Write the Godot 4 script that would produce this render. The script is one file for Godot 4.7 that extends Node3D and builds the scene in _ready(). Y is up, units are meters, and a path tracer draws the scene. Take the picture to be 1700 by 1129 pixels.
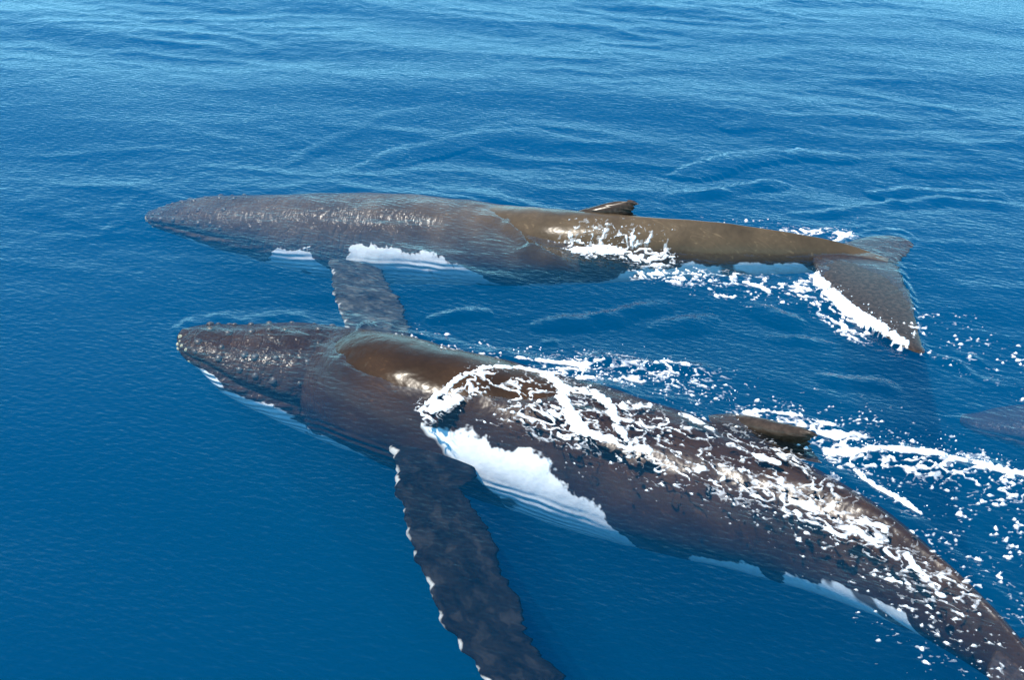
extends Node3D
# ---- layout in metres
const NEAR_BODY := [
	[-4.654, -0.168, -12.919, 0.102, 0.068, 0.085],
	[-4.508, -0.222, -12.878, 0.297, 0.132, 0.22],
	[-4.233, -0.285, -12.819, 0.418, 0.225, 0.322],
	[-3.836, -0.485, -12.817, 0.593, 0.395, 0.519],
	[-3.173, -0.682, -12.805, 0.736, 0.602, 0.702],
	[-2.504, -0.909, -12.788, 0.827, 0.779, 0.843],
	[-1.727, -0.655, -12.08, 0.855, 0.855, 0.855],
	[-0.883, -0.667, -11.649, 0.907, 0.907, 0.907],
	[0, -0.784, -11.38, 0.944, 0.944, 0.944],
	[1.167, -0.921, -10.97, 0.941, 0.941, 0.941],
	[2.253, -0.901, -10.417, 0.854, 0.871, 0.889],
	[3.234, -0.833, -9.78, 0.681, 0.763, 0.777],
	[3.953, -0.733, -9.058, 0.504, 0.633, 0.633],
	[4.473, -0.612, -8.235, 0.321, 0.472, 0.464],
	[4.793, -0.547, -7.593, 0.221, 0.347, 0.347],
	[4.965, -0.494, -7.076, 0.171, 0.244, 0.244],
	[5.112, -0.442, -6.58, 0.16, 0.142, 0.142],
	[5.165, -0.363, -6.257, 0.086, 0.043, 0.043],
]
const FAR_BODY := [
	[-7.061, -1.335, -19.22, 0.128, 0.085, 0.106],
	[-6.796, -1.233, -19.006, 0.299, 0.133, 0.222],
	[-6.366, -1.155, -18.842, 0.436, 0.235, 0.336],
	[-5.731, -1.116, -18.627, 0.564, 0.376, 0.493],
	[-4.743, -1.089, -18.284, 0.671, 0.549, 0.64],
	[-3.451, -1.095, -17.943, 0.791, 0.745, 0.806],
	[-2.189, -1.021, -17.597, 0.821, 0.821, 0.821],
	[-0.958, -0.836, -17.086, 0.756, 0.756, 0.756],
	[0, -0.578, -16.439, 0.678, 0.678, 0.678],
	[0.896, -0.347, -15.921, 0.605, 0.617, 0.629],
	[1.862, -0.24, -15.669, 0.498, 0.54, 0.55],
	[2.809, -0.162, -15.475, 0.384, 0.462, 0.462],
	[3.743, -0.121, -15.31, 0.284, 0.391, 0.391],
	[4.576, -0.11, -15.186, 0.199, 0.31, 0.304],
	[5.18, -0.109, -15.123, 0.151, 0.209, 0.209],
	[5.565, -0.081, -14.988, 0.136, 0.121, 0.121],
	[5.845, -0.037, -14.845, 0.075, 0.037, 0.037],
]
const NEAR_FLIPPER := [[-1.646, -0.95, -12.354, -0.663, -0.95, -12.039], [-1.598, -0.82, -11.655, -0.463, -0.84, -11.454], [-1.532, -0.68, -11.037, -0.385, -0.72, -10.913], [-1.453, -0.6, -10.566, -0.446, -0.64, -10.415], [-1.342, -0.55, -10.019, -0.563, -0.58, -9.999], [-1.229, -0.562, -9.515, -0.349, -0.595, -9.511], [-1.091, -0.574, -8.985, -0.149, -0.61, -9.024], [-0.885, -0.586, -8.501, -0.026, -0.625, -8.495], [-0.7, -0.598, -7.949, 0.101, -0.64, -7.988], [-0.455, -0.61, -7.54, 0.281, -0.655, -7.612], [-0.224, -0.622, -7.193, 0.51, -0.67, -7.234], [0.029, -0.634, -6.767, 0.677, -0.685, -6.808], [0.33, -0.646, -6.344, 0.784, -0.7, -6.352], [0.718, -0.658, -5.937, 0.801, -0.715, -5.959]]
const FAR_FLIPPER := [[-3.342, -1.3, -17.448, -2.396, -1.3, -17.099], [-3.107, -1.08, -16.464, -2.167, -1.12, -16.213], [-2.929, -0.98, -15.688, -1.936, -1.02, -15.556], [-2.768, -0.98, -15.09, -1.736, -1.02, -15.081], [-2.584, -1, -14.558, -1.621, -1.05, -14.604], [-2.366, -1.05, -14.137, -1.552, -1.1, -14.181], [-2.064, -1.1, -13.802, -1.56, -1.12, -13.799], [-1.78, -1.15, -13.677, -1.658, -1.15, -13.644]]
const NEAR_FLUKE_NEAR := [[4.93, -0.4, -7.601, 5.125, -0.38, -6.398], [4.716, -0.36, -7.346, 5.092, -0.36, -6.337], [4.534, -0.33, -7.066, 5.076, -0.35, -6.247], [4.502, -0.33, -6.726, 5.062, -0.35, -6.121], [4.586, -0.34, -6.303, 5.015, -0.36, -5.976], [4.735, -0.36, -5.886, 4.905, -0.37, -5.852]]
const NEAR_FLUKE_FAR := [[5.032, -0.4, -7.522, 5.125, -0.38, -6.398], [5.308, -0.36, -7.564, 5.36, -0.36, -6.448], [5.621, -0.36, -7.524, 5.655, -0.37, -6.623], [5.902, -0.38, -7.349, 5.922, -0.39, -6.846], [6.082, -0.4, -7.105, 6.104, -0.4, -7.032]]
const FAR_FLUKE_NEAR := [[4.718, -0.06, -15.091, 5.89, -0.06, -14.888], [4.625, 0, -14.578, 5.92, -0.02, -14.674], [4.653, 0.04, -13.757, 5.864, 0.02, -14.272], [4.809, 0.06, -13.134, 5.788, 0.04, -13.722], [4.994, 0.07, -12.596, 5.701, 0.05, -13.201], [5.244, 0.06, -12.196, 5.57, 0.05, -12.629], [5.438, 0.03, -12.079, 5.488, 0.03, -12.109]]
const FAR_FLUKE_FAR := [[4.766, -0.06, -15.214, 5.89, -0.06, -14.888], [5.049, -0.02, -15.303, 5.952, -0.05, -14.79], [5.359, -0.03, -15.491, 6.055, -0.06, -14.908], [5.773, -0.06, -15.745, 6.195, -0.07, -15.11], [6.136, -0.07, -15.809, 6.327, -0.08, -15.315], [6.348, -0.07, -15.7, 6.399, -0.08, -15.42], [6.429, -0.08, -15.548, 6.435, -0.08, -15.505]]
const NEAR_FIN := [[2.439, -0.12, -10.897, 3.616, -0.12, -9.962], [2.557, -0.02, -10.759, 3.517, -0, -10.037], [2.735, 0.08, -10.572, 3.466, 0.08, -10.048], [2.951, 0.17, -10.352, 3.442, 0.16, -10.024], [3.169, 0.25, -10.149, 3.451, 0.23, -9.99], [3.34, 0.31, -10.01, 3.469, 0.29, -9.956], [3.434, 0.33, -9.949, 3.465, 0.32, -9.928]]
const FAR_FIN := [[0.743, 0.1, -16.109, 2.176, 0.1, -15.884], [0.935, 0.2, -16.036, 2.034, 0.22, -15.903], [1.178, 0.3, -16.03, 1.957, 0.3, -15.87], [1.421, 0.37, -16.041, 1.943, 0.36, -15.856], [1.661, 0.43, -16.027, 1.969, 0.41, -15.863], [1.849, 0.47, -15.963, 2.008, 0.45, -15.891], [1.941, 0.48, -15.918, 2.005, 0.47, -15.871]]
const CRESTS := [
	[0.11, 0.11, [-0.122, -16.6, -0.02, -15.866, 0.361, -15.18, 1.011, -14.539]],
	[0.12, 0.09, [-2.019, -13.035, -2.09, -12.774, -2.179, -12.352, -2.247, -11.949, -2.346, -11.747]],
	[0.07, 0.5, [-4.091, -16.719, -2.557, -16.719, -1.319, -16.552, -0.201, -16.319]],
	[0.06, 0.1, [2.387, -17.036, 3.48, -17.388, 4.414, -17.857, 5.049, -17.804]],
	[0.04, 0.1, [5.983, -17.286, 6.878, -17.464, 7.909, -17.388, 8.892, -17.21]],
	[0.05, 0.09, [4.35, -16.482, 5.391, -16.6, 6.516, -16.962, 7.385, -17.086, 8.144, -16.889, 8.898, -16.719]],
	[0.04, 0.09, [5.503, -16.249, 6.256, -16.09, 6.99, -15.91, 7.679, -15.647, 8.368, -15.432]],
	[0.04, 0.08, [5.271, -15.734, 5.926, -15.977, 6.561, -15.8, 7.154, -15.264, 7.929, -14.366]],
	[0.03, 0.07, [6.458, -15.475, 7.159, -14.755, 7.737, -13.901]],
	[0.03, 0.07, [6.354, -14.854, 6.915, -14.084, 7.449, -13.202]],
	[0.045, 0.08, [-1.32, -13.101, -0.772, -13.235, -0.173, -13.337]],
	[0.05, 0.1, [0.169, -12.92, 0.763, -13.035, 1.284, -13.202, 1.815, -13.371, 2.438, -13.51]],
	[0.035, 0.07, [0.245, -12.398, 0.738, -12.444]],
	[0.09, 0.13, [0.872, -11.862, 1.275, -11.949, 1.59, -11.905, 2.208, -11.776, 2.815, -11.634]],
	[0.08, 0.12, [2.878, -10.707, 3.258, -10.757, 3.847, -10.449, 4.199, -10.152]],
	[0.06, 0.11, [5.097, -10.608, 5.491, -10.583, 5.87, -10.425, 6.241, -10.269]],
	[0.05, 0.1, [3.656, -11.55, 4.109, -11.495, 4.621, -11.385, 5.032, -11.224]],
	[0.13, 0.17, [3.674, -9.901, 4.218, -9.968, 4.822, -9.878, 5.32, -9.712, 5.944, -9.55]],
	[0.07, 0.07, [3.86, -9.679, 4.03, -9.307, 4.234, -9.093, 4.472, -8.808]],
	[0.05, 0.09, [5.456, -12.066, 5.792, -11.876, 6.084, -11.385, 6.483, -10.858]],
	[0.04, 0.08, [5.636, -12.245, 6.136, -11.949, 6.672, -11.318]],
	[0.05, 0.05, [3.209, -11.978, 3.278, -11.523, 3.282, -11.052]],
	[0.05, 0.09, [1.757, -12.791, 2.449, -12.953, 2.975, -13.068]],
	[0.045, 0.09, [3.3, -13.458, 3.767, -13.202, 4.203, -12.871]],
	[0.04, 0.09, [3.219, -12.553, 3.88, -12.553, 4.48, -12.321]],
	[0.06, 0.1, [-1.183, -10.732, -1.58, -11.013, -1.902, -11.184, -2.156, -11.385]],
	[0.028, 0.22, [-4.745, -17.388, -3.765, -19.21, -2.578, -21.042, -0.895, -22.123, 0.644, -22.312]],
	[0.028, 0.2, [-3.307, -17.646, -2.159, -19.121, -0.592, -20.141, 1.2, -20.467]],
	[0.028, 0.18, [2.476, -17.857, 3.944, -18.915, 5.489, -19.27, 6.761, -18.915]],
	[0.028, 0.2, [3.587, -20.368, 5.561, -21.216, 7.365, -21.042, 8.967, -20.368]],
	[0.028, 0.2, [-6.609, -15.057, -6.352, -17.857, -5.548, -20.045, -4.355, -21.393]],
	[0.028, 0.18, [6.615, -18.402, 7.904, -18.627, 9.315, -18.263]],
	[0.04, 0.12, [0.449, -14.084, -0.456, -14.366, -1.416, -15.057, -2.024, -15.475]],
]
const BACK_FOAM := [
	[0, 0.0507, 0.85, [-1.112, -10.782, -0.963, -11.013, -0.674, -11.304, -0.295, -11.536, 0.094, -11.606, 0.428, -11.55, 0.578, -11.385]],
	[0, 0.125, 1.0, [-0.98, -10.808, -0.858, -10.884, -0.69, -10.961]],
	[1, 0.3, 0.7, [-1.035, -10.732, -0.682, -11.118, -0.383, -11.318]],
	[2, 0.5, 0.68, [-0.676, -10.987, -0.153, -11.318, 0.382, -11.25]],
	[0, 0.117, 0.85, [0.427, -11.523, 0.593, -11.184, 0.665, -10.732, 0.81, -10.388]],
	[0, 0.078, 0.8, [0.611, -11.25, 1.021, -11.091, 1.225, -10.795, 1.674, -10.833]],
	[0, 0.0936, 0.8, [0.807, -10.341, 1.144, -10.222, 1.342, -10.037, 1.584, -9.991]],
	[0, 0.0702, 0.75, [1.22, -10.732, 1.299, -10.365, 1.38, -10.071]],
	[0, 0.0546, 0.75, [2.062, -10.669, 2.252, -10.461, 2.378, -10.341]],
	[0, 0.0468, 0.7, [2.549, -10.071, 2.795, -9.878, 3.045, -9.734]],
	[0, 0.0546, 0.7, [2.988, -9.464, 3.208, -9.235, 3.34, -8.954]],
	[0, 0.0468, 0.7, [3.686, -8.779, 3.869, -8.741, 3.962, -8.618]],
	[0, 0.0468, 0.75, [4.073, -8.253, 4.13, -7.949, 4.215, -7.66]],
	[0, 0.0468, 0.7, [3.335, -8.665, 3.491, -8.524]],
	[0, 0.039, 0.7, [3.644, -7.949, 3.857, -7.848]],
	[1, 0.75, 0.56, [0.376, -10.987, 0.95, -10.546, 1.641, -10.187, 2.295, -9.811, 2.727, -9.517]],
	[1, 0.55, 0.48, [2.283, -9.734, 3.001, -9.204, 3.539, -8.712]],
	[2, 0.95, 0.57, [0.37, -10.732, 1.421, -10.129, 2.413, -9.679, 3.275, -8.954, 3.743, -8.297, 4.202, -7.619, 4.415, -7.23]],
	[1, 0.5, 0.42, [3.322, -9.154, 3.732, -8.478, 4.164, -7.865]],
]
const FAR_SIDE_FOAM := [
	[0, 0.0468, 0.85, [0, -11.978, 0.397, -11.891, 0.872, -11.862, 1.191, -11.891]],
	[0, 0.0546, 0.8, [0.851, -11.467, 1.085, -11.495, 1.314, -11.44]],
	[1, 0.5, 0.56, [0.629, -11.733, 1.337, -11.733, 1.95, -11.592, 2.387, -11.385]],
	[2, 0.8, 0.57, [0.78, -11.592, 1.771, -11.385, 2.63, -10.987, 3.031, -10.732]],
	[0, 0.0351, 0.8, [2.841, -10.707, 3.11, -10.757, 3.46, -10.669, 3.844, -10.437]],
	[1, 0.3, 0.6, [2.933, -10.608, 3.542, -10.388, 4.035, -10.071]],
	[2, 0.5, 0.5, [-1.238, -12.553, -0.73, -12.245, -0.08, -12.096]],
]
const CREST_FOAM := [
	[0, 0.078, 1.0, [3.653, -9.957, 3.928, -9.935, 4.359, -9.968, 4.814, -9.856]],
	[0, 0.0546, 0.95, [4.814, -9.856, 5.197, -9.756, 5.555, -9.603, 5.926, -9.507]],
	[1, 0.42, 0.62, [3.971, -9.834, 4.626, -9.701, 5.132, -9.571, 5.501, -9.464]],
	[0, 0.0429, 1.0, [3.888, -9.679, 3.945, -9.486, 4.044, -9.307, 4.237, -9.103, 4.429, -8.875]],
	[2, 1.1, 0.6, [3.796, -10.246, 4.549, -9.901, 5.153, -9.256, 5.376, -8.478]],
	[2, 1.0, 0.58, [4.618, -8.856, 4.929, -8.297, 5.156, -7.782]],
]
const FLUKE_FOAM := [
	[0, 0.117, 1.0, [4.552, -14.271, 4.624, -13.757, 4.799, -13.218, 5.019, -12.726, 5.251, -12.261]],
	[1, 0.42, 0.6, [4.423, -13.992, 4.623, -13.202, 4.892, -12.631]],
	[0, 0.039, 0.9, [5.068, -15.39, 5.324, -15.56, 5.474, -15.69]],
	[1, 0.3, 0.6, [4.309, -15.8, 4.783, -15.734, 5.329, -15.582]],
	[2, 0.5, 0.55, [3.277, -16.09, 4.036, -15.91, 4.968, -15.69]],
	[1, 0.3, 0.65, [1.926, -14.309, 2.534, -14.233, 3.255, -14.214, 3.869, -14.121]],
	[0, 0.039, 0.7, [3.457, -14.084, 3.671, -13.937, 3.767, -13.792]],
	[2, 0.5, 0.58, [2.668, -13.901, 3.611, -13.721, 4.188, -13.545]],
]
const FLANK_FOAM := [
	[0, 0.109, 1.0, [0.995, -15.139, 1.331, -15.201, 1.706, -15.139]],
	[1, 0.45, 0.62, [1.145, -15.264, 1.809, -15.222, 2.154, -14.895]],
	[2, 0.5, 0.6, [1.055, -15.369, 2.003, -15.264, 2.498, -14.656]],
]
const DRIFT_FOAM := [
	[2, 0.9, 0.6, [5.861, -12.553, 6.295, -11.949, 6.623, -11.385]],
	[2, 0.5, 0.58, [3.572, -7.096, 3.872, -6.971, 4.183, -6.9]],
]
const NEAR_WHITE := [Vector3(0, 2.618, 3.159), Vector3(0.041, 1.85, 3.159), Vector3(0.102, 1.885, 3.159), Vector3(0.176, 1.955, 3.159), Vector3(0.266, 2.059, 3.159), Vector3(0.296, 2.443, 3.159), Vector3(0.331, 2.443, 3.159), Vector3(0.333, 1.082, 1.152), Vector3(0.345, 1.047, 1.257), Vector3(0.365, 1.012, 1.431), Vector3(0.391, 0.995, 1.658), Vector3(0.416, 1.012, 1.92), Vector3(0.426, 1.047, 2.356), Vector3(0.432, 1.047, 3.159), Vector3(0.467, 1.187, 3.159), Vector3(0.524, 1.501, 3.159), Vector3(0.552, 2.007, 3.159), Vector3(0.568, 2.653, 3.159), Vector3(0.605, 2.618, 3.159), Vector3(0.617, 2.025, 3.159), Vector3(0.683, 1.99, 3.159), Vector3(0.698, 2.531, 3.159), Vector3(0.713, 1.99, 3.159), Vector3(0.774, 1.71, 3.159), Vector3(0.831, 1.676, 3.159), Vector3(0.849, 2.967, 3.159), Vector3(0.931, 3.142, 3.159)]
const FAR_WHITE := [Vector3(0, 2.793, 3.159), Vector3(0.079, 2.059, 3.159), Vector3(0.174, 2.234, 3.159), Vector3(0.201, 2.409, 3.159), Vector3(0.236, 1.571, 3.159), Vector3(0.284, 1.536, 3.159), Vector3(0.301, 1.92, 3.159), Vector3(0.312, 2.356, 3.159), Vector3(0.324, 1.92, 3.159), Vector3(0.341, 1.326, 3.159), Vector3(0.413, 1.292, 3.159), Vector3(0.485, 1.536, 3.159), Vector3(0.532, 1.955, 3.159), Vector3(0.556, 2.443, 3.159), Vector3(0.676, 2.443, 3.159), Vector3(0.705, 1.955, 3.159), Vector3(0.782, 1.71, 3.159), Vector3(0.904, 1.71, 3.159), Vector3(0.931, 3.142, 3.159), Vector3(1, 3.142, 3.159)]
var body_top := {}                       # height of the whales' backs on a 4 cm grid, for foam that lies on them
const TOP_CELL := 0.04
const WX := 0.045
const WX0 := -16.0
const WNX := 712
const WZ0 := -5.5
const WNZ := 460
const WZA := 0.03
const WZB := 0.000068
var water_y := PackedFloat32Array()
var wander: FastNoiseLite

func fnl(sd: int, freq: float, octaves := 1, kind := FastNoiseLite.TYPE_SIMPLEX_SMOOTH) -> FastNoiseLite:
	var n := FastNoiseLite.new()
	n.seed = sd
	n.noise_type = kind
	n.frequency = freq
	n.fractal_type = FastNoiseLite.FRACTAL_FBM if octaves > 1 else FastNoiseLite.FRACTAL_NONE
	n.fractal_octaves = octaves
	return n

func tag(o: Node, label: String, category: String, group := "", kind := "") -> void:
	if label: o.set_meta("label", label)
	if category: o.set_meta("category", category)
	if group: o.set_meta("group", group)
	if kind: o.set_meta("kind", kind)

func put(called: String, mesh: Mesh, parent: Node = self) -> MeshInstance3D:
	var o := MeshInstance3D.new()
	o.name = called
	o.mesh = mesh
	parent.add_child(o, true)
	return o

func lin(r: float, g: float, b: float) -> Color:
	return Color(r, g, b).linear_to_srgb()

func _ready() -> void:
	# ---- camera: on the boat's upper deck, looking down
	var cam := Camera3D.new()
	cam.name = "camera"
	add_child(cam)
	cam.position = Vector3(0, 7.8, 0)
	cam.rotation_degrees = Vector3(-32, 0, 0)
	cam.fov = 35.0
	cam.far = 2000.0
	# ---- sky, sun, exposure
	var we := WorldEnvironment.new()
	var e := Environment.new()
	we.environment = e
	add_child(we)
	e.background_mode = Environment.BG_SKY
	e.sky = Sky.new()
	var sm := ProceduralSkyMaterial.new()
	e.sky.sky_material = sm
	sm.sky_top_color = Color(0.0, 0.33, 0.54)
	sm.sky_horizon_color = Color(0.64, 0.93, 1.0)
	sm.sky_curve = 0.17
	sm.sky_energy_multiplier = 1.5
	sm.ground_bottom_color = Color(0.0, 0.08, 0.16)
	sm.ground_horizon_color = Color(0.3, 0.45, 0.55)
	e.tonemap_mode = Environment.TONE_MAPPER_LINEAR
	e.tonemap_exposure = 1.65
	e.sdfgi_enabled = true
	e.ssao_enabled = true
	e.ssil_enabled = true
	e.volumetric_fog_enabled = true
	e.volumetric_fog_density = 0.0
	var sun := DirectionalLight3D.new()
	sun.name = "sun"
	add_child(sun)
	sun.light_energy = 1.55
	sun.light_color = Color(1.0, 0.965, 0.91)
	sun.light_angular_distance = 0.5
	sun.rotation_degrees = Vector3(-66, -72, 0)
	sun.shadow_enabled = true
	# ---- the sea: a body of scattering blue water under a rippled surface
	var deep := FogVolume.new()
	deep.name = "sea_water"
	deep.size = Vector3(400, 70, 400)
	deep.position = Vector3(0, -35, -20)
	var fm := FogMaterial.new()
	fm.albedo = lin(0.0003, 0.19, 0.45)
	fm.density = 0.10
	deep.material = fm
	tag(deep, "deep clear blue sea water below the surface", "water", "", "structure")
	add_child(deep)
	# ---- the whales
	var near := whale("humpback_whale", NEAR_BODY, [[NEAR_FLIPPER, 0.12, 1], [NEAR_FIN, 0.17, 2], [NEAR_FLUKE_NEAR, 0.07, 0], [NEAR_FLUKE_FAR, 0.07, 0]], NEAR_WHITE, 11, lin(0.027, 0.0125, 0.0045), 0.24)
	tag(near, "nearer humpback whale with foam streaked back and white belly patch", "whale", "humpback whales swimming side by side")
	var far := whale("humpback_whale_001", FAR_BODY, [[FAR_FLIPPER, 0.11, 1], [FAR_FIN, 0.16, 2], [FAR_FLUKE_NEAR, 0.07, 0], [FAR_FLUKE_FAR, 0.06, 0]], FAR_WHITE, 47, lin(0.062, 0.041, 0.022), 0.26)
	tag(far, "farther humpback whale with dry brown tail stock and raised tail flukes", "whale", "humpback whales swimming side by side")
	var third := far.duplicate()
	third.name = "humpback_whale_002"
	add_child(third)
	for c in third.get_children(): c.free()
	third.position = Vector3(8.75 + 6.65, -2.7, -15.0 + 18.05)
	third.rotation = Vector3.ZERO
	tag(third, "dark whale deep under water at the right edge behind the raised fluke", "whale", "humpback whales swimming side by side")
	make_water()                         # laps round the backs built above
	# ---- foam
	foam("back_foam", BACK_FOAM, 0.015, 0.012, 3, "lacy white foam washing over the nearer whale's back", Vector2(0.85, 0.52))
	foam("wash_foam", FAR_SIDE_FOAM, 0.017, 0.018, 5, "broken white foam on the water behind the nearer whale's back", Vector2(0.95, 0.3))
	foam("crest_foam", CREST_FOAM, 0.016, 0.022, 7, "white breaking crest trailing behind the nearer whale's dorsal fin", Vector2(0.95, -0.2))
	foam("fluke_foam", FLUKE_FOAM, 0.018, 0.025, 9, "white splash along the farther whale's tail and fluke", Vector2(0.9, 0.4))
	foam("flank_foam", FLANK_FOAM, 0.017, 0.02, 13, "white splash on the farther whale's flank below its fin", Vector2(1, 0.1))
	foam("drifting_foam", DRIFT_FOAM, 0.019, 0.02, 17, "scattered foam flecks drifting near the right and bottom edges", Vector2(1, 0.1))
	spray()

# ------------------------------------------------------------------ water
func wz(i: int) -> float:
	return WZ0 - (WZA * i + WZB * i * i)

func water_at(x: float, z: float) -> float:
	var fi := (-WZA + sqrt(maxf(0.0, WZA * WZA + 4.0 * WZB * (WZ0 - z)))) / (2.0 * WZB)
	var fx := (x - WX0) / WX
	var i := clampi(int(fi), 0, WNZ - 2)
	var j := clampi(int(fx), 0, WNX - 2)
	var a := clampf(fi - i, 0, 1)
	var b := clampf(fx - j, 0, 1)
	var k := i * WNX + j
	return lerpf(lerpf(water_y[k], water_y[k + 1], b), lerpf(water_y[k + WNX], water_y[k + WNX + 1], b), a)

func make_water() -> void:
	var swell := fnl(1, 0.14, 2)
	var mid := fnl(2, 0.5, 2)
	var small := fnl(3, 3.0, 2)
	var calm := fnl(4, 0.11)
	var lap := fnl(6, 2.6, 3)
	var bend := fnl(8, 1.1, 2)
	wander = bend
	water_y.resize(WNX * WNZ)
	for i in WNZ:
		var z := wz(i)
		var rough := smoothstep(-9.0, -19.0, z)
		for j in WNX:
			var x := WX0 + WX * j
			var p := x * 0.96 + z * 0.28                # along the crests
			var q := z * 0.96 - x * 0.28                # across them
			var c := 0.55 + 0.45 * calm.get_noise_2d(x, z)
			var side := smoothstep(-3.0, 5.0, x)
			var m := mid.get_noise_2d(p * 0.4, q)
			var h := 0.10 * swell.get_noise_2d(p * 0.45, q * 1.3)
			h += lerpf(0.006, 0.05, maxf(rough, side * 0.8)) * (1.0 - absf(m) * 1.6) * c
			h += lerpf(0.0008, 0.0095, rough) * small.get_noise_2d(p * 0.5, q) * (0.3 + c)
			var top: float = body_top.get(Vector2i(floori(x / TOP_CELL), floori(z / TOP_CELL)), -9.0)
			if top > -0.6:
				var d := top - h
				var near_skin := smoothstep(-0.30, -0.02, d) * (1.0 - smoothstep(0.0, 0.09, d))
				h += near_skin * (0.035 + 0.028 * lap.get_noise_2d(p * 0.45, q) + 0.02 * m)
			water_y[i * WNX + j] = h
	for r in CRESTS:
		var pts: Array = r[2]
		for k in range(0, pts.size() - 2, 2):
			crest(Vector2(pts[k], pts[k + 1]), Vector2(pts[k + 2], pts[k + 3]), r[0], r[1], k == 0, k + 4 >= pts.size())
	# fine grid in view, widening steps out to the horizon
	var xs := PackedFloat32Array()
	var zs := PackedFloat32Array()
	for o in [-195.0, -90.0, -45.0, -26.0, -20.0, -17.0]: xs.append(o)
	for j in WNX: xs.append(WX0 + WX * j)
	for o in [17.2, 20.0, 26.0, 45.0, 90.0, 195.0]: xs.append(o)
	for o in [170.0, 60.0, 20.0, 5.0, -1.0, -4.0, -5.2]: zs.append(o)
	for i in WNZ: zs.append(wz(i))
	for o in [-35.0, -38.0, -44.0, -60.0, -100.0, -210.0]: zs.append(o)
	var nx := xs.size()
	var nz := zs.size()
	var v := PackedVector3Array()
	var uv := PackedVector2Array()
	var nn := PackedVector3Array()
	v.resize(nx * nz)
	uv.resize(nx * nz)
	nn.resize(nx * nz)
	for i in nz:
		var gi := i - 7
		for j in nx:
			var gj := j - 6
			var y := 0.0
			if gi >= 0 and gi < WNZ and gj >= 0 and gj < WNX: y = water_y[gi * WNX + gj]
			v[i * nx + j] = Vector3(xs[j], y, zs[i])
			uv[i * nx + j] = Vector2((xs[j] * 0.93 + zs[i] * 0.37) / 7.0, (zs[i] * 0.93 - xs[j] * 0.37) / 3.4)
	for i in nz:
		for j in nx:
			var l := v[i * nx + maxi(j - 1, 0)]
			var r := v[i * nx + mini(j + 1, nx - 1)]
			var t := v[maxi(i - 1, 0) * nx + j]
			var b := v[mini(i + 1, nz - 1) * nx + j]
			nn[i * nx + j] = Vector3(-(r.y - l.y) / (r.x - l.x), 1.0, -(b.y - t.y) / (b.z - t.z)).normalized()
	var idx := PackedInt32Array()
	idx.resize((nx - 1) * (nz - 1) * 6)
	var w := 0
	for i in nz - 1:
		for j in nx - 1:
			var a := i * nx + j
			for k in [a, a + nx, a + 1, a + 1, a + nx, a + nx + 1]:
				idx[w] = k
				w += 1
	var arr := []
	arr.resize(Mesh.ARRAY_MAX)
	arr[Mesh.ARRAY_VERTEX] = v
	arr[Mesh.ARRAY_NORMAL] = nn
	arr[Mesh.ARRAY_TEX_UV] = uv
	arr[Mesh.ARRAY_INDEX] = idx
	var am := ArrayMesh.new()
	am.add_surface_from_arrays(Mesh.PRIMITIVE_TRIANGLES, arr)
	var m := StandardMaterial3D.new()
	m.resource_name = "sea_surface"
	m.transparency = BaseMaterial3D.TRANSPARENCY_ALPHA
	m.albedo_color = Color(0.0, 0.3, 0.45, 0.015)
	m.roughness = 0.03
	m.metallic_specular = 0.37
	m.heightmap_enabled = true
	m.heightmap_scale = 0.8
	var rip := fnl(21, 0.016, 2)
	rip.fractal_gain = 0.55
	m.heightmap_texture = ImageTexture.create_from_image(rip.get_seamless_image(2048, 2048))
	am.surface_set_material(0, m)
	var o := put("sea_surface", am)
	tag(o, "rippled blue sea surface", "water", "", "structure")

func crest(a: Vector2, b: Vector2, amp: float, wide: float, first: bool, last: bool) -> void:
	var reach := wide * 6.7
	var z1 := maxf(a.y, b.y) + reach
	var z0 := minf(a.y, b.y) - reach
	var j0 := clampi(int((minf(a.x, b.x) - reach - WX0) / WX), 0, WNX - 1)
	var j1 := clampi(int((maxf(a.x, b.x) + reach - WX0) / WX), 0, WNX - 1)
	var d := b - a
	for i in WNZ:
		var z := wz(i)
		if z > z1 or z < z0: continue
		for j in range(j0, j1 + 1):
			var gx := WX0 + WX * j
			var p := Vector2(gx + 0.1 * wander.get_noise_2d(gx, z), z + 0.13 * wander.get_noise_2d(z * 0.6, gx * 0.6)) - a
			var t := p.dot(d) / d.length_squared()
			var tc := clampf(t, 0.0, 1.0)
			var off := p - d * tc
			var dist := off.length()
			if wide < 0.3 and absf(d.x) > absf(d.y) and off.y > 0.0: dist *= 0.45        # long front, short back
			if dist > wide * 3.0: continue
			var k := 1.0
			if first: k *= smoothstep(0.0, 0.8, tc)
			if last: k *= 1.0 - smoothstep(0.2, 1.0, tc)
			var h := amp * 0.65 * (0.85 + 0.5 * wander.get_noise_2d(gx * 0.5 + 40.0, z * 0.5)) * k * exp(-dist * dist / (wide * wide))
			var at := i * WNX + j
			water_y[at] = maxf(water_y[at], water_y[at] * 0.5 + h) if h > 0.004 else water_y[at]

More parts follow.
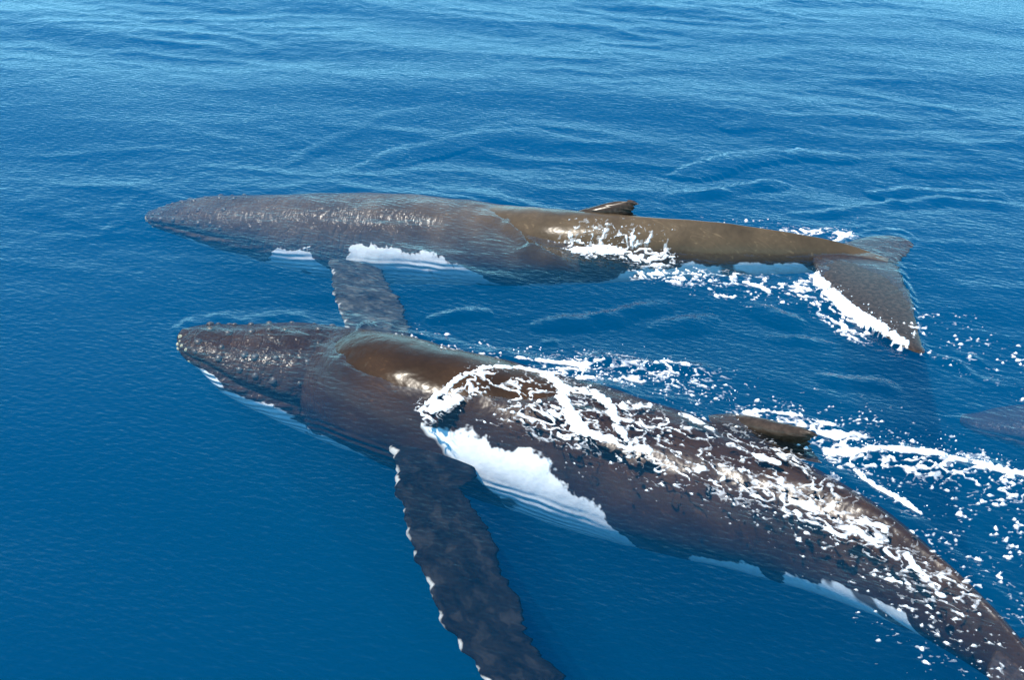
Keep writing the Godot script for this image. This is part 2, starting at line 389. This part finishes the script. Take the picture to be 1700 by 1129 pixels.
# ------------------------------------------------------------------ whales
class Spine:
	var st: Array
	var cum := PackedFloat32Array()
	var total := 0.0
	func _init(given: Array) -> void:
		st = given
		cum.append(0.0)
		for k in st.size() - 1:
			total += Vector3(st[k][0], st[k][1], st[k][2]).distance_to(Vector3(st[k + 1][0], st[k + 1][1], st[k + 1][2]))
			cum.append(total)
	func at(u: float) -> PackedFloat32Array:
		var d := clampf(u, 0, 1) * total
		var k := 0
		while k < st.size() - 2 and cum[k + 1] < d: k += 1
		var t := (d - cum[k]) / (cum[k + 1] - cum[k])
		var out := PackedFloat32Array()
		for c in 6:
			var p0: float = st[maxi(k - 1, 0)][c]
			var p1: float = st[k][c]
			var p2: float = st[k + 1][c]
			var p3: float = st[mini(k + 2, st.size() - 1)][c]
			var l := cum[k + 1] - cum[k]
			var m1 := (p2 - p0) / (cum[k + 1] - cum[maxi(k - 1, 0)]) * l
			var m2 := (p3 - p1) / (cum[mini(k + 2, st.size() - 1)] - cum[k]) * l
			var t2 := t * t
			var t3 := t2 * t
			out.append((2 * t3 - 3 * t2 + 1) * p1 + (t3 - 2 * t2 + t) * m1 + (-2 * t3 + 3 * t2) * p2 + (t3 - t2) * m2)
		return out
	func axes(u: float) -> Array:
		var s := at(u)
		var a := at(maxf(u - 0.006, 0.0))
		var b := at(minf(u + 0.006, 1.0))
		var t := (Vector3(b[0], b[1], b[2]) - Vector3(a[0], a[1], a[2])).normalized()
		var up := (Vector3.UP - t * t.y).normalized()
		return [Vector3(s[0], s[1], s[2]), up, t.cross(up), s]
	func point(u: float, phi: float) -> Vector3:
		var ax := axes(u)
		return on(ax, u, phi)
	func on(ax: Array, u: float, phi: float) -> Vector3:
		var s: PackedFloat32Array = ax[3]
		var c := cos(phi)
		var w := sin(phi)
		var head := 1.0 - smoothstep(0.08, 0.24, u)
		# the head is squarer, with a low median ridge and a lip line along the side
		var e := lerpf(1.0, 0.82, head)
		var pw := signf(w) * pow(absf(w), e)
		var pc := signf(c) * pow(absf(c), lerpf(1.0, 0.9, head))
		var side: float = s[3] * pw
		var lift: float = (s[4] if c > 0 else s[5]) * pc
		lift += head * s[4] * 0.16 * exp(-phi * phi * 16.0)
		var lip := exp(-pow((absf(phi) - 1.62) / 0.10, 2.0)) * head * smoothstep(0.0, 0.03, u)
		side *= 1.0 - 0.11 * lip
		# the ridge of the tail stock
		var stock := smoothstep(0.62, 0.8, u)
		lift += stock * s[4] * 0.16 * exp(-phi * phi * 10.0)
		return ax[0] + ax[1] * lift + ax[2] * side

func whale(called: String, stations: Array, blades: Array, white: Array, sd: int, tint: Color, gloss: float) -> MeshInstance3D:
	var sp := Spine.new(stations)
	var lump := fnl(sd, 0.9, 3)
	var rings := int(sp.total / 0.045)
	var around := 112
	var v := PackedVector3Array()
	var uv := PackedVector2Array()
	for i in rings + 1:
		var u := pow(float(i) / rings, 1.15)
		var ax := sp.axes(u)
		for j in around + 1:
			var phi := (float(j) / around - 0.5) * TAU
			var p := sp.on(ax, u, phi)
			var out: Vector3 = (p - ax[0])
			p += out * 0.035 * lump.get_noise_3d(p.x, p.y, p.z)
			if j == around: p = v[v.size() - around]
			v.append(p)
			uv.append(Vector2(u, float(j) / around))
	var am := ArrayMesh.new()
	grid_surface(am, v, uv, rings + 1, around + 1, true)
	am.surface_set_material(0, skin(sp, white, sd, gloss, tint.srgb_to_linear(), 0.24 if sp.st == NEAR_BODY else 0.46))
	var limb := limb_skin(sd, gloss)
	var flip := flipper_skin(sd, Color(0.006, 0.0055, 0.0045) if sp.st == NEAR_BODY else Color(0.032, 0.032, 0.026))
	for b in blades: blade(am, b[0], b[1], b[2], sd, flip if b[2] == 1 else limb)
	var o := put(called, am)
	mark_top(am, blades)
	# knobs on the snout and jaw, and barnacles on the chin
	var knob := knob_mesh(sd, false)
	var km := StandardMaterial3D.new()
	km.albedo_color = lin(0.05, 0.04, 0.03)
	km.roughness = 0.4
	knob.surface_set_material(0, km)
	var rng := RandomNumberGenerator.new()
	rng.seed = sd
	for row in [-1.15, -0.62, 0.0, 0.62, 1.15]:
		for k in 7:
			var u := 0.028 + 0.021 * k + rng.randf_range(-0.005, 0.005)
			var phi: float = row + rng.randf_range(-0.09, 0.09)
			seat("tubercle", knob, o, sp, u, phi, rng.randf_range(0.035, 0.058), rng)
	var shell := knob_mesh(sd + 1, true)
	var bm := StandardMaterial3D.new()
	bm.albedo_color = lin(0.34, 0.32, 0.20)
	bm.roughness = 0.8
	shell.surface_set_material(0, bm)
	for k in 7:
		var u := 0.004 + 0.022 * rng.randf()
		seat("barnacle", shell, o, sp, u, rng.randf_range(0.5, 2.2), rng.randf_range(0.014, 0.032), rng)
	return o

func seat(called: String, mesh: Mesh, parent: Node3D, sp: Spine, u: float, phi: float, r: float, rng: RandomNumberGenerator) -> void:
	var p := sp.point(u, phi)
	var n := (sp.point(u, phi + 0.05) - sp.point(u, phi - 0.05)).cross(sp.point(u + 0.004, phi) - sp.point(maxf(u - 0.004, 0), phi)).normalized()
	if n.dot(p - sp.axes(u)[0]) < 0: n = -n
	var o := put(called, mesh, parent)
	var x := n.cross(Vector3(0.3, 0.2, 0.9)).normalized()
	var spin := Basis(n, rng.randf() * TAU)
	o.transform = Transform3D(spin * Basis(x, n, x.cross(n)) * Basis.from_scale(Vector3(r, r * 0.75, r)), p)

func knob_mesh(sd: int, crater: bool) -> ArrayMesh:
	var n := fnl(sd, 0.8)
	var v := PackedVector3Array()
	var uv := PackedVector2Array()
	for i in 7:
		for j in 11:
			var a := TAU * (j % 10) / 10.0
			var t := i / 6.0
			var r: float = cos(t * PI / 2) if not crater else [1.15, 1.05, 0.9, 0.7, 0.5, 0.36, 0.3][i]
			var y: float = sin(t * PI / 2) if not crater else [-0.2, 0.1, 0.5, 0.85, 1.0, 0.8, 0.4][i]
			r *= 1.0 + 0.3 * n.get_noise_2d(cos(a) * 2.0, sin(a) * 2.0 + i)
			v.append(Vector3(cos(a) * r, y - 0.1, sin(a) * r))
			uv.append(Vector2(t, j / 10.0))
	var am := ArrayMesh.new()
	grid_surface(am, v, uv, 7, 11, false)
	return am

## A surface from a grid of rows x cols points; normals are smoothed, also across the seam.
func grid_surface(am: ArrayMesh, v: PackedVector3Array, uv: PackedVector2Array, rows: int, cols: int, flip: bool) -> void:
	var nn := PackedVector3Array()
	nn.resize(v.size())
	var idx := PackedInt32Array()
	for i in rows - 1:
		for j in cols - 1:
			var a := i * cols + j
			var q := [a, a + 1, a + cols, a + 1, a + cols + 1, a + cols]
			if not flip: q = [a, a + cols, a + 1, a + 1, a + cols, a + cols + 1]
			for t in [0, 3]:
				var n: Vector3 = (v[q[t + 2]] - v[q[t]]).cross(v[q[t + 1]] - v[q[t]])
				for k in 3:
					nn[q[t + k]] += n
					idx.append(q[t + k])
	for i in rows:
		var s := nn[i * cols] + nn[i * cols + cols - 1]
		nn[i * cols] = s
		nn[i * cols + cols - 1] = s
	for k in nn.size(): nn[k] = nn[k].normalized() if nn[k].length_squared() > 1e-20 else Vector3.UP
	var arr := []
	arr.resize(Mesh.ARRAY_MAX)
	arr[Mesh.ARRAY_VERTEX] = v
	arr[Mesh.ARRAY_NORMAL] = nn
	arr[Mesh.ARRAY_TEX_UV] = uv
	arr[Mesh.ARRAY_INDEX] = idx
	am.add_surface_from_arrays(Mesh.PRIMITIVE_TRIANGLES, arr)

## Flipper, fin or fluke: lens-shaped sections between a leading and a trailing edge.
func blade(am: ArrayMesh, sec: Array, thick: float, knobby: int, sd: int, m: Material) -> void:
	var n := fnl(sd + 5, 1.0, 2)
	var rows := (sec.size() - 1) * 16 + 1
	var half := 14
	var cols := half * 2 + 1
	var v := PackedVector3Array()
	var uv := PackedVector2Array()
	for i in rows:
		var f := float(i) / (rows - 1)
		var k := mini(i / 16, sec.size() - 2)
		var t := (i - k * 16) / 16.0
		var e := []
		for c in 6:
			var p0: float = sec[maxi(k - 1, 0)][c]
			var p1: float = sec[k][c]
			var p2: float = sec[k + 1][c]
			var p3: float = sec[mini(k + 2, sec.size() - 1)][c]
			e.append(0.5 * (2 * p1 + (p2 - p0) * t + (2 * p0 - 5 * p1 + 4 * p2 - p3) * t * t + (3 * p1 - p0 - 3 * p2 + p3) * t * t * t))
		var a := Vector3(e[0], e[1], e[2])
		var b := Vector3(e[3], e[4], e[5])
		var ch := (b - a)
		var cn := ch.normalized()
		if knobby == 1:
			a -= cn * (0.05 * absf(sin(f * 15.0 + n.get_noise_1d(f * 9.0) * 3.0)) + 0.06 * n.get_noise_1d(f * 14.0 + 7.0) + 0.025 * n.get_noise_1d(f * 45.0))
			b += cn * (0.10 * n.get_noise_1d(f * 13.0 + 91.0) + 0.05 * n.get_noise_1d(f * 40.0 + 91.0))
		else:
			b += cn * (0.03 * n.get_noise_1d(f * 45.0 + 31.0) + 0.05 * n.get_noise_1d(f * 9.0 + 3.0))
		ch = b - a
		var g0: Array = sec[k]
		var g1: Array = sec[k + 1]
		var span := (Vector3(g1[0] + g1[3], g1[1] + g1[4], g1[2] + g1[5]) - Vector3(g0[0] + g0[3], g0[1] + g0[4], g0[2] + g0[5])).normalized()
		var nrm := span.cross(cn).normalized()
		var th := thick * (1.0 - 0.75 * f) * minf(1.0, ch.length() / 0.2)
		if i == rows - 1: th = 0.0
		for j in cols:
			var s := 1.0 if j <= half else -1.0
			var c := float(j) / half if j <= half else 2.0 - float(j) / half
			c = c * c * (3 - 2 * c) * 0.5 + c * 0.5
			var prof := 2.1 * sqrt(maxf(c, 0.0)) * pow(maxf(1.0 - c, 0.0), 0.8)
			if j == 0 or j == half or j == cols - 1: prof = 0.0
			v.append(a + ch * c + nrm * s * th * prof)
			uv.append(Vector2(f, c * 0.5 if s > 0 else 1.0 - c * 0.5))
	grid_surface(am, v, uv, rows, cols, false)
	am.surface_set_material(am.get_surface_count() - 1, m)

func mark_top(am: ArrayMesh, blades: Array) -> void:
	for s in am.get_surface_count():
		if s > 0 and blades[s - 1][2] == 2: continue      # not the fins
		var arr := am.surface_get_arrays(s)
		var v: PackedVector3Array = arr[Mesh.ARRAY_VERTEX]
		var idx: PackedInt32Array = arr[Mesh.ARRAY_INDEX]
		for t in range(0, idx.size(), 3):
			var a := v[idx[t]]
			var b := v[idx[t + 1]]
			var c := v[idx[t + 2]]
			if maxf(a.y, maxf(b.y, c.y)) < -0.6: continue
			for p in [a, b, c, (a + b) / 2, (b + c) / 2, (a + c) / 2, (a + b + c) / 3]:
				var key := Vector2i(floori(p.x / TOP_CELL), floori(p.z / TOP_CELL))
				if p.y > body_top.get(key, -9.0): body_top[key] = p.y

func skin(sp: Spine, white: Array, sd: int, gloss: float, hue: Color, rough_to: float) -> StandardMaterial3D:
	var w := 1280
	var h := 640
	var blotch := fnl(sd + 1, 0.9, 3)
	var grain := fnl(sd + 2, 9.0, 2)
	var edge := fnl(sd + 3, 1.5, 3)
	var scar := fnl(sd + 4, 1.3, 2)
	var cell := FastNoiseLite.new()
	cell.seed = sd
	cell.noise_type = FastNoiseLite.TYPE_CELLULAR
	cell.cellular_return_type = FastNoiseLite.RETURN_DISTANCE2_SUB
	cell.frequency = 6.0
	cell.domain_warp_enabled = true
	cell.domain_warp_amplitude = 0.12
	cell.domain_warp_frequency = 4.0
	var px := PackedByteArray()
	px.resize(w * h * 3)
	var hg := PackedByteArray()
	hg.resize(w * h)
	var girth := PackedFloat32Array()
	var start := PackedFloat32Array()
	var stop := PackedFloat32Array()
	for i in w:
		var u := (i + 0.5) / w
		var s := sp.at(u)
		girth.append((s[3] + s[4] + s[5]) / 3.0)
		var t := PI
		var t2 := 4.0
		for k in white.size() - 1:
			if u >= white[k].x and u <= white[k + 1].x:
				t2 = lerpf(white[k].z, white[k + 1].z, (u - white[k].x) / maxf(white[k + 1].x - white[k].x, 1e-4))
				t = lerpf(white[k].y, white[k + 1].y, (u - white[k].x) / maxf(white[k + 1].x - white[k].x, 1e-4))
		start.append(t)
		stop.append(t2)
	for j in h:
		var phi := ((j + 0.5) / h - 0.5) * TAU
		var ap := absf(phi)
		for i in w:
			var x := (i + 0.5) / w * sp.total
			var y := phi * girth[i]
			var u := (i + 0.5) / w
			var n1 := blotch.get_noise_2d(x, y)
			var n2 := grain.get_noise_2d(x, y)
			var wm := 0.0
			var gap := ap - start[i]
			if gap > -0.4 and start[i] < 3.0:
				wm = clampf((gap + 0.2 * edge.get_noise_2d(x * 0.8, y * 1.6) + 0.06 * n2) / 0.05 + 0.5, 0.0, 1.0)
				if stop[i] < 3.1: wm *= clampf((stop[i] - ap + 0.12 * edge.get_noise_2d(x, y)) / 0.06 + 0.5, 0.0, 1.0)
				wm *= 1.0 - 0.9 * clampf((n1 - 0.38) * 8.0, 0.0, 1.0)
			var k := 1.0 + 0.55 * n1 + 0.14 * n2
			# pale scratches and round scars
			var sc := 1.0 - absf(scar.get_noise_2d(x * 0.9 + y * 0.7, y * 5.0 - x * 2.2)) * 26.0
			if sc > 0.0 and n1 > 0.05: k += 0.8 * sc
			if n2 > 0.70 and n1 > 0.0: k += 0.9
			var r := hue.r * k
			var g := hue.g * k
			var b := hue.b * k
			var wk := 0.78 + 0.08 * n1 + 0.06 * n2
			r = lerpf(r, wk, wm)
			g = lerpf(g, wk, wm)
			b = lerpf(b, wk * 0.97, wm)
			var at := (j * w + i) * 3
			px[at] = int(255.0 * pow(clampf(r, 0, 1), 0.4545))
			px[at + 1] = int(255.0 * pow(clampf(g, 0, 1), 0.4545))
			px[at + 2] = int(255.0 * pow(clampf(b, 0, 1), 0.4545))
			# relief: net of ridges on the head imitating rippled sunlight lines, throat pleats below, fine pores everywhere
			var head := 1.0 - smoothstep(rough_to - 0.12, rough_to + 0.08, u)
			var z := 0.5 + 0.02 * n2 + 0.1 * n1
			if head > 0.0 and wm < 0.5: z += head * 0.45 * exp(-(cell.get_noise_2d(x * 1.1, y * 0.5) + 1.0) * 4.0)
			if ap > 1.5 and u < 0.55 and u > 0.04: z += 0.14 * smoothstep(1.5, 1.8, ap) * sin(y * 50.0 + 3.0 * n1) * smoothstep(0.55, 0.45, u)
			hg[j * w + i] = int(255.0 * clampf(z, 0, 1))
	var m := StandardMaterial3D.new()
	m.resource_name = "whale_skin"
	m.albedo_texture = ImageTexture.create_from_image(Image.create_from_data(w, h, false, Image.FORMAT_RGB8, px))
	m.roughness = gloss
	m.metallic_specular = 0.27
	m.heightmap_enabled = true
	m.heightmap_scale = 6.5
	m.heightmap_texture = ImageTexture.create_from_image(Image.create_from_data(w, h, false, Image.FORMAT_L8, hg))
	return m

func limb_skin(sd: int, gloss: float) -> StandardMaterial3D:
	var m := StandardMaterial3D.new()
	m.resource_name = "limb_skin"
	var t := NoiseTexture2D.new()
	t.noise = fnl(sd + 8, 0.03, 4)
	t.width = 512
	t.height = 512
	t.seamless = true
	var g := Gradient.new()
	g.set_color(0, lin(0.026, 0.017, 0.011))
	g.set_color(1, lin(0.055, 0.037, 0.026))
	g.set_offset(0, 0.3)
	g.set_offset(1, 0.8)
	t.color_ramp = g
	m.albedo_texture = t
	m.uv1_triplanar = true
	m.uv1_scale = Vector3.ONE * 0.7
	m.roughness = gloss
	m.metallic_specular = 0.3
	return m

## Flipper: dark mottled hide with a white knobbly front edge.
func flipper_skin(sd: int, hue: Color) -> StandardMaterial3D:
	var w := 512
	var h := 384
	var blotch := fnl(sd + 31, 2.2, 3)
	var edge := fnl(sd + 32, 1.6, 3)
	var grain := fnl(sd + 33, 12.0, 2)
	var img := Image.create(w, h, false, Image.FORMAT_RGB8)
	for j in h:
		var c := absf((j + 0.5) / h - 0.5) * 2.0          # 1 at the leading edge, 0 at the trailing edge
		for i in w:
			var f := (i + 0.5) / w
			var x := f * 4.5
			var y := c * 0.9
			var k := 1.0 + 0.9 * blotch.get_noise_2d(x, y) + 0.5 * grain.get_noise_2d(x, y)
			var scarred := clampf((blotch.get_noise_2d(x * 1.6 + 5.0, y * 1.6) - 0.08) * 7.0, 0.0, 1.0)
			var col := (hue * k).lerp(hue * (4.5 * k), scarred * 0.28)
			var rim := clampf((c - 0.985 + 0.12 * edge.get_noise_2d(x * 2.5, 7.0)) * 30.0, 0.0, 1.0)      # the white knobbly front edge
			col = col.lerp(Color(0.5, 0.5, 0.46), rim * 0.8)
			col.a = 1.0
			img.set_pixel(i, j, col.linear_to_srgb())
	var m := StandardMaterial3D.new()
	m.resource_name = "flipper_skin"
	m.albedo_texture = ImageTexture.create_from_image(img)
	m.roughness = 0.8
	m.metallic_specular = 0.1
	return m

# ------------------------------------------------------------------ foam
## Patches of foam floating on the water or lying on a whale: outlines are contours of a noise field round the strokes, domed by a few centimetres.
func foam(called: String, strokes: Array, cell: float, thick: float, sd: int, label: String, along: Vector2) -> void:
	var lo := Vector2(1e9, 1e9)
	var hi := Vector2(-1e9, -1e9)
	for s in strokes:
		var pts: Array = s[3]
		for k in range(0, pts.size(), 2):
			var p := Vector2(pts[k], pts[k + 1])
			lo = lo.min(p - Vector2.ONE * s[1])
			hi = hi.max(p + Vector2.ONE * s[1])
	var nx := int((hi.x - lo.x) / cell) + 2
	var nz := int((hi.y - lo.y) / cell) + 2
	var mask: Array[PackedFloat32Array] = []
	for k in 3:
		var a := PackedFloat32Array()
		a.resize(nx * nz)
		mask.append(a)
	for s in strokes:
		var pts: Array = s[3]
		var r: float = s[1]
		var ma: PackedFloat32Array = mask[s[0]]
		for k in range(0, pts.size() - 2, 2):
			var a := Vector2(pts[k], pts[k + 1])
			var d := Vector2(pts[k + 2], pts[k + 3]) - a
			var b := a + d
			for i in range(maxi(0, int((minf(a.y, b.y) - r - lo.y) / cell)), mini(nz, int((maxf(a.y, b.y) + r - lo.y) / cell) + 2)):
				for j in range(maxi(0, int((minf(a.x, b.x) - r - lo.x) / cell)), mini(nx, int((maxf(a.x, b.x) + r - lo.x) / cell) + 2)):
					var p := lo + Vector2(j, i) * cell - a
					var q := (p - d * clampf(p.dot(d) / d.length_squared(), 0, 1)).length() / r
					if q < 1.0:
						var val: float = s[2] * (1.0 - q * q)
						if val > ma[i * nx + j]: ma[i * nx + j] = val
		mask[s[0]] = ma
	var n1 := fnl(sd, 3.2, 3)
	var n2 := fnl(sd + 1, 3.3, 2)
	var n3 := fnl(sd + 2, 11.0, 2)
	var n4 := fnl(sd + 3, 1.1, 2)
	var n5 := fnl(sd + 4, 19.0)
	var n6 := fnl(sd + 5, 13.0, 2)
	along = along.normalized()
	var dd := PackedFloat32Array()
	dd.resize(nx * nz)
	for i in nz:
		for j in nx:
			var at := i * nx + j
			var m0 := mask[0][at]
			var m1 := mask[1][at]
			var m2 := mask[2][at]
			var d := -1.0
			if m0 + m1 + m2 > 0.0:
				var x := lo.x + j * cell
				var z := lo.y + i * cell
				var p := (x * along.x + z * along.y) * 0.62
				var q := z * along.x - x * along.y
				var fine := n3.get_noise_2d(p * 1.3, q)
				if m0 > 0.0: d = m0 * 1.2 - 0.62 + 0.85 * n1.get_noise_2d(p, q) + 0.6 * fine + 0.4 * n5.get_noise_2d(p, q)
				if m1 > 0.0:
					var wx := p + 0.16 * n1.get_noise_2d(p, q)
					var wq := q + 0.16 * n1.get_noise_2d(q + 31.0, p)
					var ridge := 1.0 - absf(n2.get_noise_2d(wx, wq)) * 2.9 + 0.35 * n4.get_noise_2d(p, q) + 0.12 * fine
					d = maxf(d, (ridge - (1.28 - 0.85 * m1)) * 0.8)
				if m2 > 0.0:
					d = maxf(d, (n6.get_noise_2d(p, q) + 0.6 * n1.get_noise_2d(p + 9.0, q)) - (1.1 - 0.75 * m2))
			dd[at] = d
	var base := PackedFloat32Array()
	base.resize(nx * nz)
	for i in nz:
		for j in nx:
			if dd[i * nx + j] > -0.6:
				var x := lo.x + j * cell
				var z := lo.y + i * cell
				base[i * nx + j] = maxf(water_at(x, z), body_top.get(Vector2i(floori(x / TOP_CELL), floori(z / TOP_CELL)), -9.0))
			else: base[i * nx + j] = -9.0
	var am := ArrayMesh.new()
	for layer in [[0.0, 1.0, 1.0], [0.09, 0.5, 0.32], [0.22, 0.25, 0.15]]:
		foam_layer(am, dd, base, nx, nz, lo, cell, thick, layer, sd)
	var o := put(called, am)
	tag(o, label, "foam", "", "stuff")

## One contour of the field: dense foam, or the thin bubbly film round it.
func foam_layer(am: ArrayMesh, field: PackedFloat32Array, base: PackedFloat32Array, nx: int, nz: int, lo: Vector2, cell: float, thick: float, layer: Array, sd: int) -> void:
	var dd := field.duplicate()
	var lift: float = layer[0]
	var fuzz := fnl(sd + 50, 22.0, 2)
	if lift > 0.0:
		for k in dd.size():
			if dd[k] > -0.5: dd[k] += lift + 0.35 * lift * 3.0 * fuzz.get_noise_2d((k % nx) * cell, (k / nx) * cell)
	thick *= layer[1]
	var v := PackedVector3Array()
	var idx := PackedInt32Array()
	var corner := {}
	var rnd := fnl(sd + 7, 16.0)
	var off := [0, 1, nx + 1, nx]
	for i in nz - 1:
		for j in nx - 1:
			var c0 := i * nx + j
			if dd[c0] <= 0.0 and dd[c0 + 1] <= 0.0 and dd[c0 + nx] <= 0.0 and dd[c0 + nx + 1] <= 0.0: continue
			var ring := []
			for k in 4:
				var a: int = c0 + off[k]
				var b: int = c0 + off[(k + 1) % 4]
				if dd[a] > 0.0:
					if not corner.has(a):
						corner[a] = v.size()
						var pa := Vector2(lo.x + (a % nx) * cell, lo.y + (a / nx) * cell)
						v.append(Vector3(pa.x, base[a] + 0.008 - lift * 0.03 + thick * minf(1.0, sqrt(dd[a] * 3.0)) * (1.0 + 0.5 * rnd.get_noise_2d(pa.x, pa.y)), pa.y))
					ring.append(corner[a])
				if (dd[a] > 0.0) != (dd[b] > 0.0):
					var key := mini(a, b) * 4 + (1 if absi(a - b) == 1 else 2) + 1000000000
					if not corner.has(key):
						var t := dd[a] / (dd[a] - dd[b])
						var pa := Vector3(lo.x + (a % nx) * cell, base[a], lo.y + (a / nx) * cell)
						var pb := Vector3(lo.x + (b % nx) * cell, base[b], lo.y + (b / nx) * cell)
						var pin: Vector3 = pa if dd[a] > 0.0 else pb
						var p := pa.lerp(pb, t)
						p.y = minf(p.y, pin.y) if absf(pa.y - pb.y) < 0.3 else pin.y
						corner[key] = v.size()
						v.append(p - Vector3(0, 0.003, 0))
					ring.append(corner[key])
			for k in range(1, ring.size() - 1):
				idx.append(ring[0])
				idx.append(ring[k])
				idx.append(ring[k + 1])
	var nn := PackedVector3Array()
	nn.resize(v.size())
	for t in range(0, idx.size(), 3):
		var n := (v[idx[t + 2]] - v[idx[t]]).cross(v[idx[t + 1]] - v[idx[t]])
		for k in 3: nn[idx[t + k]] += n
	for k in nn.size(): nn[k] = nn[k].normalized() if nn[k].length_squared() > 1e-20 else Vector3.UP
	var arr := []
	arr.resize(Mesh.ARRAY_MAX)
	arr[Mesh.ARRAY_VERTEX] = v
	arr[Mesh.ARRAY_NORMAL] = nn
	arr[Mesh.ARRAY_INDEX] = idx
	am.add_surface_from_arrays(Mesh.PRIMITIVE_TRIANGLES, arr)
	var m := StandardMaterial3D.new()
	m.resource_name = "foam"
	m.albedo_color = lin(0.68, 0.70, 0.71)
	m.albedo_color.a = layer[2]
	if lift > 0.0: m.transparency = BaseMaterial3D.TRANSPARENCY_ALPHA
	m.roughness = 0.7
	am.surface_set_material(am.get_surface_count() - 1, m)

## Drops thrown up where water breaks.
func spray() -> void:
	var rng := RandomNumberGenerator.new()
	rng.seed = 77
	var drop := SphereMesh.new()
	drop.radius = 1.0
	drop.height = 2.0
	drop.radial_segments = 7
	drop.rings = 4
	var m := StandardMaterial3D.new()
	m.resource_name = "spray"
	m.albedo_color = lin(0.8, 0.82, 0.84)
	m.roughness = 0.3
	drop.material = m
	var at: Array[Transform3D] = []
	for s in [[CREST_FOAM, 0, 150, 0.16], [CREST_FOAM, 1, 80, 0.10], [CREST_FOAM, 3, 60, 0.10], [FLUKE_FOAM, 0, 220, 0.14], [FLUKE_FOAM, 2, 60, 0.2], [FLANK_FOAM, 0, 160, 0.14], [FAR_SIDE_FOAM, 0, 80, 0.12], [FAR_SIDE_FOAM, 2, 130, 0.16], [FAR_SIDE_FOAM, 3, 140, 0.03]]:
		var pts: Array = s[0][s[1]][3]
		for k in s[2] / 2:
			var i := rng.randi_range(0, pts.size() / 2 - 2) * 2
			var t := rng.randf()
			var x := lerpf(pts[i], pts[i + 2], t) + rng.randfn(0.0, 0.12)
			var z := lerpf(pts[i + 1], pts[i + 3], t) + rng.randfn(0.0, 0.12)
			var y := maxf(water_at(x, z), body_top.get(Vector2i(floori(x / TOP_CELL), floori(z / TOP_CELL)), -9.0))
			var r := 0.003 + 0.008 * pow(rng.randf(), 3.0)
			at.append(Transform3D(Basis.from_scale(Vector3(r, r, r) * rng.randf_range(0.8, 1.2)), Vector3(x, y + absf(rng.randfn(0.0, s[3])) * 0.6, z)))
	var mm := MultiMesh.new()
	mm.transform_format = MultiMesh.TRANSFORM_3D
	mm.mesh = drop
	mm.instance_count = at.size()
	for k in at.size(): mm.set_instance_transform(k, at[k])
	var o := MultiMeshInstance3D.new()
	o.name = "sea_spray"
	o.multimesh = mm
	add_child(o)
	tag(o, "fine white drops thrown up along the breaking foam", "spray", "", "stuff")
